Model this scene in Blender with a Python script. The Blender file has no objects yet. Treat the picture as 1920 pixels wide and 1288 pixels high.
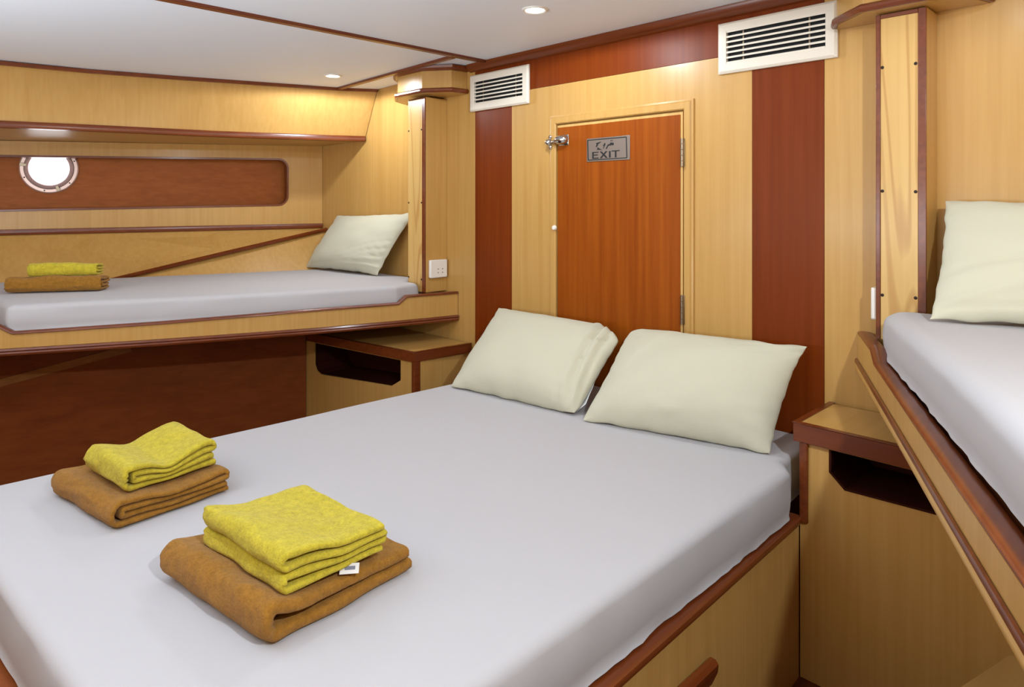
import bpy, bmesh, math, random
from mathutils import Vector, noise
from mathutils.geometry import tessellate_polygon
random.seed(7)
SC = bpy.context.scene
COL = SC.collection
V = Vector

# ------------------------------------------------------------------ camera
cam_d = bpy.data.cameras.new('camera'); cam = bpy.data.objects.new('camera', cam_d); COL.objects.link(cam)
cam.location = (0, 0, 1.335)
cam.rotation_euler = (math.radians(90), 0, math.radians(45.946))
cam_d.sensor_width = 36; cam_d.lens = 24.0
cam_d.shift_y = -(384 - 644) / -1920 * 1.0
cam_d.clip_start = 0.02
SC.camera = cam
# ------------------------------------------------------------------ world, exposure, lamps out of frame
W = bpy.data.worlds.new('world'); SC.world = W; W.use_nodes = True
W.node_tree.nodes['Background'].inputs[0].default_value = (0.75, 0.85, 1, 1)
W.node_tree.nodes['Background'].inputs[1].default_value = 0.6
SC.view_settings.view_transform = 'Standard'; SC.view_settings.look = 'None'
SC.view_settings.gamma = 1; SC.view_settings.use_curve_mapping = False
SC.view_settings.exposure = -0.17
LAMP, COOL = 11.5, (0.82, 0.92, 1.0)
def spot(x, y, z, k=1.0):
    l = bpy.data.lights.new('downlight_lamp', 'SPOT'); l.energy = LAMP * k; l.color = COOL; l.shadow_soft_size = 0.035
    l.spot_size = math.radians(178); l.spot_blend = 0.12
    o = bpy.data.objects.new('downlight_lamp', l); o.location = (x, y, z); COL.objects.link(o); return o
DOWN = [(-0.45, 1.40, 0.35), (0.45, 0.45, 11.0)]
for (x, y, k) in DOWN: spot(x, y, 2.0, k)
ad = bpy.data.lights.new('ceiling_bounce_fill', 'AREA'); ad.shape = 'RECTANGLE'; ad.size = 2.4; ad.size_y = 0.7; ad.energy = 84  # added fill aimed up at the ceiling, like a bounced flash
ad.color = (0.80, 0.91, 1.0)
ao = bpy.data.objects.new('ceiling_bounce_fill', ad); ao.location = (-1.7, -0.75, 1.2)
ao.rotation_euler = (math.radians(160), 0, math.radians(14)); COL.objects.link(ao)

# ------------------------------------------------------------------ materials
def lin(c):
    r = []
    for v in c:
        v /= 255.0
        r.append(v / 12.92 if v <= 0.04045 else ((v + 0.055) / 1.055) ** 2.4)
    return (*r, 1)
def newmat(name):
    m = bpy.data.materials.new(name); m.use_nodes = True
    nt = m.node_tree; b = nt.nodes['Principled BSDF']
    return m, nt, b
def N(nt, t, **kw):
    n = nt.nodes.new(t)
    for k, v in kw.items(): setattr(n, k, v)
    return n
def wood(name, light, dark, axis='z', rough=0.36, coat=0.12, scale=1.0, contrast=(0.3, 0.75), figure=0.35, spec=0.32):
    """veneer: fine fibres along the axis, plus broad cathedral figure"""
    m, nt, b = newmat(name)
    tc = N(nt, 'ShaderNodeTexCoord'); mp = N(nt, 'ShaderNodeMapping')
    s = {'z': (55, 55, 1.6), 'x': (1.6, 55, 55), 'y': (55, 1.6, 55)}[axis]
    mp.inputs['Scale'].default_value = tuple(v * scale for v in s)
    nt.links.new(tc.outputs['Object'], mp.inputs['Vector'])
    n1 = N(nt, 'ShaderNodeTexNoise'); n1.inputs['Scale'].default_value = 1.0; n1.inputs['Detail'].default_value = 5; n1.inputs['Distortion'].default_value = 0.4
    nt.links.new(mp.outputs['Vector'], n1.inputs['Vector'])
    mp2 = N(nt, 'ShaderNodeMapping'); s2 = {'z': (7, 7, 1.1), 'x': (1.1, 7, 7), 'y': (7, 1.1, 7)}[axis]
    mp2.inputs['Scale'].default_value = s2
    nt.links.new(tc.outputs['Object'], mp2.inputs['Vector'])
    n2 = N(nt, 'ShaderNodeTexNoise'); n2.inputs['Scale'].default_value = 1.0; n2.inputs['Detail'].default_value = 3; n2.inputs['Distortion'].default_value = 1.2
    nt.links.new(mp2.outputs['Vector'], n2.inputs['Vector'])
    mx = N(nt, 'ShaderNodeMix'); mx.data_type = 'FLOAT'; mx.inputs[0].default_value = figure
    nt.links.new(n1.outputs['Fac'], mx.inputs[2]); nt.links.new(n2.outputs['Fac'], mx.inputs[3])
    cr = N(nt, 'ShaderNodeValToRGB')
    cr.color_ramp.elements[0].position = contrast[0]; cr.color_ramp.elements[0].color = lin(dark)
    cr.color_ramp.elements[1].position = contrast[1]; cr.color_ramp.elements[1].color = lin(light)
    nt.links.new(mx.outputs[0], cr.inputs['Fac']); nt.links.new(cr.outputs['Color'], b.inputs['Base Color'])
    bp = N(nt, 'ShaderNodeBump'); bp.inputs['Strength'].default_value = 0.04; bp.inputs['Distance'].default_value = 0.002
    nt.links.new(n1.outputs['Fac'], bp.inputs['Height']); nt.links.new(bp.outputs['Normal'], b.inputs['Normal'])
    b.inputs['Roughness'].default_value = rough; b.inputs['Specular IOR Level'].default_value = spec
    b.inputs['Coat Weight'].default_value = coat; b.inputs['Coat Roughness'].default_value = 0.18
    return m
def ply_face(name, light, dark):
    m = wood(name, light, dark, 'z', figure=0.5, contrast=(0.3, 0.7)); nt = m.node_tree; b = nt.nodes['Principled BSDF']
    tc = N(nt, 'ShaderNodeTexCoord'); mp = N(nt, 'ShaderNodeMapping'); mp.inputs['Scale'].default_value = (6.5, 6.5, 0.55)
    nt.links.new(tc.outputs['Object'], mp.inputs['Vector'])
    no = N(nt, 'ShaderNodeTexNoise'); no.inputs['Scale'].default_value = 1.0; no.inputs['Detail'].default_value = 1.5; no.inputs['Distortion'].default_value = 0.6
    nt.links.new(mp.outputs['Vector'], no.inputs['Vector'])
    mu = N(nt, 'ShaderNodeMath', operation='MULTIPLY'); mu.inputs[1].default_value = 60; nt.links.new(no.outputs['Fac'], mu.inputs[0])
    si = N(nt, 'ShaderNodeMath', operation='SINE'); nt.links.new(mu.outputs[0], si.inputs[0])
    mr = N(nt, 'ShaderNodeMapRange'); mr.inputs['From Min'].default_value = 0.1; mr.inputs['From Max'].default_value = 1.0; mr.inputs['To Max'].default_value = 0.62
    nt.links.new(si.outputs[0], mr.inputs['Value'])
    old = b.inputs['Base Color'].links[0].from_socket
    mx = N(nt, 'ShaderNodeMix'); mx.data_type = 'RGBA'; mx.inputs[7].default_value = lin((172, 122, 62))
    nt.links.new(mr.outputs[0], mx.inputs[0]); nt.links.new(old, mx.inputs[6]); nt.links.new(mx.outputs[2], b.inputs['Base Color'])
    return m
def plain(name, col, rough=0.5, metal=0.0, bump=0, bscale=200, sheen=0, var=0.0, emit=0, bdist=0.001):
    m, nt, b = newmat(name)
    b.inputs['Base Color'].default_value = lin(col); b.inputs['Roughness'].default_value = rough; b.inputs['Metallic'].default_value = metal
    tc = N(nt, 'ShaderNodeTexCoord')
    n = N(nt, 'ShaderNodeTexNoise'); n.inputs['Scale'].default_value = bscale; n.inputs['Detail'].default_value = 4
    nt.links.new(tc.outputs['Object'], n.inputs['Vector'])
    if bump:
        bp = N(nt, 'ShaderNodeBump'); bp.inputs['Strength'].default_value = bump; bp.inputs['Distance'].default_value = bdist
        nt.links.new(n.outputs['Fac'], bp.inputs['Height']); nt.links.new(bp.outputs['Normal'], b.inputs['Normal'])
    if var:
        mx = N(nt, 'ShaderNodeMix'); mx.data_type = 'RGBA'
        mx.inputs[6].default_value = tuple(c * (1 - var) for c in lin(col)[:3]) + (1,)
        mx.inputs[7].default_value = tuple(min(1, c * (1 + var)) for c in lin(col)[:3]) + (1,)
        nt.links.new(n.outputs['Fac'], mx.inputs[0]); nt.links.new(mx.outputs[2], b.inputs['Base Color'])
    if sheen:
        b.inputs['Sheen Weight'].default_value = sheen; b.inputs['Sheen Roughness'].default_value = 0.5
        b.inputs['Specular IOR Level'].default_value = 0.1
    if emit:
        b.inputs['Emission Color'].default_value = lin(col); b.inputs['Emission Strength'].default_value = emit
    return m
def fabric(name, col, fold=0.25, fscale=5.0, weave=900):
    """woven cotton: fine weave over soft slow creases"""
    m, nt, b = newmat(name)
    b.inputs['Base Color'].default_value = lin(col); b.inputs['Roughness'].default_value = 0.85
    b.inputs['Specular IOR Level'].default_value = 0.15
    b.inputs['Sheen Weight'].default_value = 0.08
    tc = N(nt, 'ShaderNodeTexCoord')
    n = N(nt, 'ShaderNodeTexNoise'); n.inputs['Scale'].default_value = fscale; n.inputs['Detail'].default_value = 3; n.inputs['Distortion'].default_value = 0.8
    nt.links.new(tc.outputs['Object'], n.inputs['Vector'])
    w = N(nt, 'ShaderNodeTexNoise'); w.inputs['Scale'].default_value = weave
    nt.links.new(tc.outputs['Object'], w.inputs['Vector'])
    b1 = N(nt, 'ShaderNodeBump'); b1.inputs['Strength'].default_value = fold; b1.inputs['Distance'].default_value = 0.02
    nt.links.new(n.outputs['Fac'], b1.inputs['Height'])
    b2 = N(nt, 'ShaderNodeBump'); b2.inputs['Strength'].default_value = 0.12; b2.inputs['Distance'].default_value = 0.0006
    nt.links.new(w.outputs['Fac'], b2.inputs['Height']); nt.links.new(b1.outputs['Normal'], b2.inputs['Normal'])
    nt.links.new(b2.outputs['Normal'], b.inputs['Normal'])
    return m
def terry(name, col):
    m, nt, b = newmat(name)
    b.inputs['Roughness'].default_value = 1.0; b.inputs['Specular IOR Level'].default_value = 0.05
    b.inputs['Sheen Weight'].default_value = 0.10; b.inputs['Sheen Roughness'].default_value = 0.6
    tc = N(nt, 'ShaderNodeTexCoord')
    n = N(nt, 'ShaderNodeTexNoise'); n.inputs['Scale'].default_value = 260; n.inputs['Detail'].default_value = 3
    nt.links.new(tc.outputs['Object'], n.inputs['Vector'])
    n2 = N(nt, 'ShaderNodeTexNoise'); n2.inputs['Scale'].default_value = 70; n2.inputs['Detail'].default_value = 2
    nt.links.new(tc.outputs['Object'], n2.inputs['Vector'])
    mt = N(nt, 'ShaderNodeMath', operation='ADD'); nt.links.new(n.outputs['Fac'], mt.inputs[0]); nt.links.new(n2.outputs['Fac'], mt.inputs[1])
    mr = N(nt, 'ShaderNodeMapRange'); mr.inputs['From Min'].default_value = 0.6; mr.inputs['From Max'].default_value = 1.4
    nt.links.new(mt.outputs[0], mr.inputs['Value'])
    mx = N(nt, 'ShaderNodeMix'); mx.data_type = 'RGBA'
    c = lin(col)[:3]
    mx.inputs[6].default_value = tuple(v * 0.72 for v in c) + (1,); mx.inputs[7].default_value = tuple(min(1, v * 1.22) for v in c) + (1,)
    nt.links.new(mr.outputs[0], mx.inputs[0]); nt.links.new(mx.outputs[2], b.inputs['Base Color'])
    bp = N(nt, 'ShaderNodeBump'); bp.inputs['Strength'].default_value = 0.7; bp.inputs['Distance'].default_value = 0.003
    nt.links.new(mt.outputs[0], bp.inputs['Height']); nt.links.new(bp.outputs['Normal'], b.inputs['Normal'])
    return m

M = {}
M['maple'] = wood('maple_veneer', (198, 155, 90), (183, 138, 72), 'z')
M['maple_pale'] = wood('pale_ply', (212, 174, 108), (190, 144, 78), 'z', figure=0.5, contrast=(0.3, 0.7))
M['ply'] = ply_face('ply_face', (212, 174, 108), (198, 156, 90))
M['maple_x'] = wood('maple_along_x', (197, 154, 88), (183, 138, 72), 'y')
M['maroon'] = wood('mahogany_stain', (124, 54, 12), (104, 40, 5), 'z', rough=0.38, coat=0.0, spec=0.13)
M['trim'] = wood('mahogany_trim', (126, 62, 26), (94, 40, 14), 'y', rough=0.3, coat=0.3)
M['trim_x'] = wood('mahogany_trim_x', (126, 62, 26), (94, 40, 14), 'x', rough=0.3, coat=0.3)
M['door'] = wood('door_veneer', (158, 82, 18), (130, 58, 8), 'z', rough=0.36, figure=0.3, coat=0.0, spec=0.15)
M['lining'] = wood('hull_lining', (142, 74, 30), (116, 56, 20), 'y', rough=0.45, figure=0.6, spec=0.2)
M['niche'] = wood('niche_lining', (172, 98, 42), (146, 78, 28), 'y', rough=0.4, spec=0.12, coat=0.0)
M['recess'] = wood('recess_shade_wood', (62, 22, 10), (44, 14, 6), 'x', rough=0.6, coat=0.0, spec=0.1)  # shade inside the locker niches, put into a darker wood colour
M['batten'] = wood('lining_batten', (160, 108, 58), (136, 86, 40), 'y')
M['floor'] = wood('cabin_sole', (110, 52, 26), (80, 34, 16), 'y', rough=0.35)
M['ceiling'] = plain('ceiling_laminate', (232, 236, 243), 0.55, bump=0.05, bscale=500)
M['sheet'] = fabric('white_cotton', (184, 181, 183), fold=0.10, fscale=3.0)
M['pillow'] = fabric('cream_pillowcase', (196, 192, 170), fold=0.14, fscale=7.0)
M['white_cloth'] = fabric('white_ticking', (238, 238, 240))
M['yellow'] = terry('yellow_terry', (190, 172, 52))
M['brown'] = terry('brown_terry', (150, 104, 38))
M['cream'] = plain('cream_plastic', (222, 212, 196), 0.42, bump=0.03, bscale=300, var=0.05)
M['black'] = plain('duct_black', (8, 7, 8), 0.8, bump=0.05)
M['white_plastic'] = plain('white_plastic', (232, 226, 218), 0.3, bump=0.02)
M['chrome'] = plain('chrome', (205, 205, 208), 0.14, 1.0, bump=0.02, bscale=60)
M['steel'] = plain('brushed_plate', (146, 132, 122), 0.45, 0.75, bump=0.03, bscale=500, var=0.08)
M['ink'] = plain('black_print', (16, 13, 12), 0.6, bump=0.02)
M['hinge'] = plain('hinge_metal', (148, 132, 112), 0.35, 0.9, bump=0.03, bscale=90)
M['screw'] = plain('dark_screw', (44, 30, 22), 0.5, 0.5, bump=0.03)
M['bronze'] = plain('porthole_ring', (226, 196, 184), 0.3, 0.35, bump=0.03, bscale=120)
M['gasket'] = plain('porthole_rim', (178, 150, 146), 0.4, 0.2, bump=0.03)
M['glow'] = plain('daylit_glass', (246, 249, 255), 0.1, emit=4.5)
M['lamp'] = plain('lamp_lens', (255, 247, 236), 0.3, emit=14.0)
M['label'] = plain('label_white', (226, 222, 220), 0.7, bump=0.03)
M['label_ink'] = plain('label_ink', (120, 122, 140), 0.7, bump=0.03)

# ------------------------------------------------------------------ mesh helpers (all coordinates in metres, world axes)
def face(bm, pts):
    try: return bm.faces.new([bm.verts.new(p) for p in pts])
    except ValueError: return None
def extrude(bm, pts, vec, holes=()):
    """flat polygon (with holes) given thickness along vec"""
    vec = V(vec); loops = [[V(p) for p in pts]] + [[V(p) for p in h] for h in holes]
    flat = [p for l in loops for p in l]
    va = [bm.verts.new(p) for p in flat]; vb = [bm.verts.new(p + vec) for p in flat]
    for t in tessellate_polygon(loops):
        for vs, rev in ((va, False), (vb, True)):
            tri = [vs[i] for i in t]
            if rev: tri.reverse()
            try: bm.faces.new(tri)
            except ValueError: pass
    k = 0
    for l in loops:
        n = len(l)
        for i in range(n):
            j = (i + 1) % n
            bm.faces.new((va[k + i], va[k + j], vb[k + j], vb[k + i]))
        k += n
def prism(bm, poly, z0, z1):
    extrude(bm, [(x, y, z0) for x, y in poly], (0, 0, z1 - z0))
def box(bm, x0, x1, y0, y1, z0, z1):
    prism(bm, [(x0, y0), (x1, y0), (x1, y1), (x0, y1)], z0, z1)
def tube(bm, c, axis, r, h, seg=20, r2=None):
    """cylinder/cone from c along axis"""
    a = V(axis).normalized(); u = a.orthogonal().normalized(); w = a.cross(u); c = V(c); r2 = r if r2 is None else r2
    A = [bm.verts.new(c + (u * math.cos(t) + w * math.sin(t)) * r) for t in [2 * math.pi * i / seg for i in range(seg)]]
    B = [bm.verts.new(c + a * h + (u * math.cos(t) + w * math.sin(t)) * r2) for t in [2 * math.pi * i / seg for i in range(seg)]]
    for i in range(seg):
        j = (i + 1) % seg; bm.faces.new((A[i], A[j], B[j], B[i]))
    bm.faces.new(A[::-1]); bm.faces.new(B)
def lathe(bm, c, axis, prof, seg=40, closed=False):
    """profile (r, h) revolved about axis through c"""
    a = V(axis).normalized(); u = a.orthogonal().normalized(); w = a.cross(u); c = V(c)
    rings = []
    for r, h in prof:
        rings.append([bm.verts.new(c + a * h + (u * math.cos(t) + w * math.sin(t)) * r) for t in [2 * math.pi * i / seg for i in range(seg)]])
    prs = list(zip(rings, rings[1:])) + ([(rings[-1], rings[0])] if closed else [])
    for A, B in prs:
        for i in range(seg):
            j = (i + 1) % seg; bm.faces.new((A[i], A[j], B[j], B[i]))
def sweep(bm, path, prof, up=(0, 0, 1), cap=True):
    """profile [(side, up)] carried along a 3-D path; side = to the right of travel"""
    P = [V(p) for p in path]; up = V(up); rings = []
    for i, p in enumerate(P):
        d0 = (P[i] - P[i - 1]).normalized() if i else None
        d1 = (P[i + 1] - P[i]).normalized() if i < len(P) - 1 else None
        d = (d0 + d1).normalized() if d0 is not None and d1 is not None else (d1 if d0 is None else d0)
        s = d.cross(up).normalized(); k = 1.0
        if d0 is not None and d1 is not None:
            k = 1 / max(0.5, d.dot(d1))
        un = s.cross(d).normalized()
        rings.append([bm.verts.new(p + s * a * (k if abs(d0.cross(d1).dot(up)) > 1e-4 else 1) * 1.0 + un * b if (d0 is not None and d1 is not None) else p + s * a + un * b) for a, b in prof])
    n = len(prof)
    for A, B in zip(rings, rings[1:]):
        for i in range(n):
            j = (i + 1) % n; bm.faces.new((A[i], A[j], B[j], B[i]))
    if cap: bm.faces.new(rings[0][::-1]); bm.faces.new(rings[-1])
def half_round(w, h, n=6):
    """flat-bottomed rounded bead, w wide, h tall, centred"""
    pts = [(-w / 2, 0)]
    for i in range(n + 1):
        t = math.pi * (1 - i / n); pts.append((math.cos(t) * w / 2, h * 0.45 + math.sin(t) * h * 0.55))
    pts.append((w / 2, 0)); return pts
def rect_prof(a0, a1, b0, b1): return [(a0, b0), (a1, b0), (a1, b1), (a0, b1)]
def obj(name, bm, mat, parent=None, smooth=None, bevel=0, origin=None):
    bmesh.ops.recalc_face_normals(bm, faces=bm.faces)
    if parent is not None:
        o0 = V((0, 0, 0)); q = parent
        while q is not None: o0 += q.location; q = q.parent
        org = o0; loc = V((0, 0, 0))
    else:
        if origin is None:
            xs = [v.co for v in bm.verts]
            lo = V((min(c.x for c in xs), min(c.y for c in xs), min(c.z for c in xs))); hi = V((max(c.x for c in xs), max(c.y for c in xs), max(c.z for c in xs)))
            origin = V(((lo.x + hi.x) / 2, (lo.y + hi.y) / 2, lo.z))
        org = V(origin); loc = org
    bmesh.ops.translate(bm, verts=bm.verts, vec=-org)
    me = bpy.data.meshes.new(name); bm.to_mesh(me); bm.free()
    o = bpy.data.objects.new(name, me); COL.objects.link(o)
    if mat is not None: me.materials.append(mat)
    o.location = loc; o.parent = parent
    if smooth is not None:
        me.shade_smooth(); me.set_sharp_from_angle(angle=math.radians(smooth))
    if bevel:
        md = o.modifiers.new('bevel', 'BEVEL'); md.width = bevel; md.segments = 2; md.limit_method = 'ANGLE'; md.angle_limit = math.radians(40)
        me.shade_smooth(); me.set_sharp_from_angle(angle=math.radians(35))
    return o
def tag(o, label=None, cat=None, group=None, kind=None):
    if label: o['label'] = label
    if cat: o['category'] = cat
    if group: o['group'] = group
    if kind: o['kind'] = kind
    return o
def thing(name, loc, label, cat, group=None):
    o = bpy.data.objects.new(name, None); COL.objects.link(o); o.location = loc; o.empty_display_size = 0.05
    return tag(o, label, cat, group)
def struct(name, bm, mat, label=None, **kw):
    return tag(obj(name, bm, mat, **kw), label, None, None, 'structure')
def struct_root(name, loc, label):
    o = bpy.data.objects.new(name, None); COL.objects.link(o); o.location = loc
    return tag(o, label, None, None, 'structure')
def BM(): return bmesh.new()

YW = 2.196                                   # forward bulkhead
def hullx(y): return -4.036 - (YW - y) * 0.2613
# ------------------------------------------------------------------ SETTING: floor, ceiling
b = BM(); box(b, -5.2, 2.0, -1.35, 2.4, -0.06, 0.0)
fl = struct('floor', b, M['floor'], 'dark reddish wooden cabin floor beside the bed')
b = BM(); box(b, -5.2, 2.0, -1.35, 2.4, 2.06, 2.12)
ceil = struct('ceiling', b, M['ceiling'], 'low white panelled cabin ceiling with dark wooden battens')
def czx(x):                                   # cambered deckhead
    return 2.024 if x > -2.43 else 2.024 - (-2.43 - x) * 0.0215
def cpanel(x0, x1, y0, y1):
    b = BM(); extrude(b, [(x0, y0, czx(x0)), (x1, y0, czx(x1)), (x1, y1, czx(x1)), (x0, y1, czx(x0))], (0, 0, 0.03))
    return obj('ceiling_panel', b, M['ceiling'], ceil)
cpanel(-2.428, 1.9, -1.3, 2.19)
cpanel(-4.35, -2.436, -1.3, 1.99)
cpanel(-4.2, -2.436, 1.998, 2.19)
b = BM(); sweep(b, [(-2.432, -1.3, 2.02), (-2.432, 2.19, 2.02)], rect_prof(-0.016, 0.016, -0.008, 0.006)); obj('batten', b, M['trim'], ceil, bevel=0.003)
b = BM(); sweep(b, [(-2.45, 1.994, 2.018), (-3.47, 1.994, 1.996)], rect_prof(-0.014, 0.014, -0.007, 0.006)); obj('batten', b, M['trim_x'], ceil, bevel=0.003)

# ------------------------------------------------------------------ SETTING: forward bulkhead
b = BM(); box(b, -5.0, 1.9, YW + 0.012, YW + 0.08, 0, 2.06)
wall = struct('wall_back', b, M['maple'], 'back wall of pale veneer with dark mahogany stripes around the exit hatch')
def vpanel(x0, x1, z0, z1, mat, y=YW, label=None):
    b = BM(); box(b, x0, x1, y, YW + 0.013, z0, z1)
    o = obj('veneer_panel', b, mat, wall, bevel=0.0008)
    if label: o['label'] = label
    return o
DX0, DX1, DZ = -1.988, -1.357, 1.683          # hatch opening
vpanel(-4.95, -2.5305, 0, 2.05, M['maple'])
vpanel(-2.5295, -2.2715, 0, 1.854, M['maroon'], label='left dark mahogany stripe')
b = BM(); extrude(b, [(-2.2705, YW, 0), (DX0, YW, 0), (DX0, YW, DZ), (DX1, YW, DZ), (DX1, YW, 0), (-1.0985, YW, 0), (-1.0985, YW, 1.854), (-2.2705, YW, 1.854)], (0, 0.013, 0))
obj('veneer_panel', b, M['maple'], wall)
vpanel(-1.0975, -0.8595, 0, 1.854, M['maroon'], label='right dark mahogany stripe')
vpanel(-2.5295, -0.8595, 1.855, 2.05, M['maroon'], label='dark mahogany band along the top')
vpanel(-0.8585, 1.85, 0, 2.05, M['maple'])
b = BM(); sweep(b, [(-2.56, YW - 0.002, 1.999), (-0.80, YW - 0.002, 1.999)], [(0.0, -0.014), (0.014, -0.010), (0.026, 0.004), (0.030, 0.024), (0, 0.024)])
obj('ceiling_moulding', b, M['trim_x'], wall, smooth=50)

# hatch door
door = struct_root('door_1', (-1.67, YW, 0.6), 'reddish brown escape hatch door in a pale frame behind the pillows')
b = BM(); box(b, -1.982, -1.364, YW - 0.004, YW + 0.02, 0.44, 1.677); obj('edge_lipping', b, M['maple_pale'], door, bevel=0.001)['label'] = 'pale wooden edge of the door'
b = BM(); box(b, -1.980, -1.374, YW - 0.0065, YW - 0.003, 0.45, 1.667); obj('door_panel', b, M['door'], door, bevel=0.0008)
def casing(pts):
    b = BM(); sweep(b, pts, [(0.0, 0.0), (0.0, 0.010), (0.004, 0.014), (0.028, 0.014), (0.036, 0.009), (0.038, 0.0)], up=(0, -1, 0)); return b
# mitred three-sided casing, profile proud of the wall
cb = BM(); path = [(DX1 + 0.0, YW, 0.42), (DX1, YW, DZ), (DX0, YW, DZ), (DX0, YW, 0.42)]
sweep(cb, path, [(0.0, 0.0), (0.0, 0.009), (0.004, 0.013), (0.026, 0.013), (0.031, 0.008), (0.038, 0.006), (0.038, 0.0)], up=(0, -1, 0))
obj('door_casing', cb, M['maple'], door, smooth=25)
for z0, z1 in ((1.474, 1.578), (0.898, 1.005)):
    b = BM(); box(b, -1.366, -1.351, YW - 0.016, YW - 0.004, z0, z1); h = obj('hinge', b, M['hinge'], door, bevel=0.001)
    b = BM()
    for k in range(5):
        za = z0 + (z1 - z0) * k / 5; tube(b, (-1.3575, YW - 0.020, za + 0.001), (0, 0, 1), 0.006, (z1 - z0) / 5 - 0.002, 12)
    obj('knuckle', b, M['hinge'], h, smooth=40)
bolt = BM(); box(bolt, -1.972, -1.915, YW - 0.011, YW - 0.006, 1.588, 1.634)
bl = obj('bolt_plate', bolt, M['chrome'], door, bevel=0.003)
b = BM(); lathe(b, (-1.972, YW - 0.024, 1.612), (1, 0, 0), [(0.0, 0), (0.015, 0.002), (0.019, 0.012), (0.020, 0.03), (0.016, 0.05), (0.008, 0.06), (0, 0.062)], 20); obj('bolt_barrel', b, M['chrome'], bl, smooth=40)
b = BM(); lathe(b, (-2.034, YW - 0.024, 1.606), (1, 0, 0), [(0, 0), (0.008, 0.002), (0.014, 0.012), (0.013, 0.022), (0.007, 0.028), (0.007, 0.05), (0.012, 0.056), (0, 0.064)], 18)
for dz in (-0.022, 0.022): lathe(b, (-2.012, YW - 0.014, 1.606 + dz), (0, -1, 0), [(0.009, 0), (0.009, 0.008), (0.005, 0.012), (0, 0.012)], 14)
obj('bolt_keep', b, M['chrome'], bl, smooth=40)
b = BM(); lathe(b, (-1.991, YW - 0.012, 1.236), (0, -1, 0), [(0.011, 0), (0.011, 0.006), (0.008, 0.011), (0, 0.012)], 16)
obj('door_bumper', b, M['white_plastic'], door, smooth=50)['label'] = 'small white door bumper'

# exit sign
sg = thing('exit_sign', (-1.707, YW - 0.0065, 1.512), 'grey metal EXIT sign plate on the reddish hatch door', 'sign')
SX0, SX1, SZ0, SZ1 = -1.816, -1.598, 1.512, 1.608
b = BM(); box(b, SX0, SX1, YW - 0.009, YW - 0.0066, SZ0, SZ1); obj('plate', b, M['steel'], sg, bevel=0.001)
def sgp(x, y):                                # drawing units of the sign (1860 x 1288) to the plate
    u = (x - 345) / 1135; top = 450 - 110 * u; bot = 1060 - 60 * u; v = (y - top) / (bot - top)
    return (SX0 + u * (SX1 - SX0), YW - 0.0091, SZ1 - v * (SZ1 - SZ0))
def ink(name, polys, holes=None):
    b = BM()
    for p in polys: extrude(b, [sgp(*q) for q in p], (0, -0.0006, 0), [[sgp(*q) for q in h] for h in (holes or [])])
    o = obj(name, b, M['ink'], sg); return o
ink('border_line', [[(362, 490), (375, 478), (1385, 382), (1402, 395), (1418, 945), (1405, 962), (388, 1022), (375, 1008)]], [[(387, 497), (1382, 408), (1396, 940), (398, 1000)]])
ink('exit_letters', [
    [(500, 797), (668, 788), (668, 812), (540, 822), (540, 866), (652, 858), (652, 884), (540, 892), (540, 948), (672, 940), (672, 968), (500, 978)],
    [(705, 783), (755, 780), (808, 836), (858, 774), (908, 771), (834, 860), (914, 950), (864, 953), (806, 890), (756, 960), (706, 963), (782, 864)],
    [(948, 770), (992, 768), (992, 943), (948, 946)],
    [(1020, 757), (1222, 743), (1222, 770), (1142, 776), (1144, 938), (1104, 941), (1102, 779), (1020, 785)]])
ink('arabic_lettering', [
    [(598, 562), (640, 548), (742, 518), (700, 560), (662, 580), (640, 640), (612, 668), (598, 650), (622, 590)],
    [(628, 682), (655, 676), (690, 700), (778, 746), (700, 735), (612, 742), (650, 716)],
    [(838, 552), (858, 578), (840, 628), (800, 705), (788, 704), (818, 640), (784, 636)],
    [(926, 582), (944, 602), (888, 718), (862, 706)],
    [(948, 600), (995, 542), (1072, 548), (1072, 610), (1002, 616), (932, 632)],
    [(992, 484), (1010, 478), (1012, 510), (996, 514)], [(1024, 484), (1042, 478), (1044, 506), (1028, 510)]])

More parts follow.
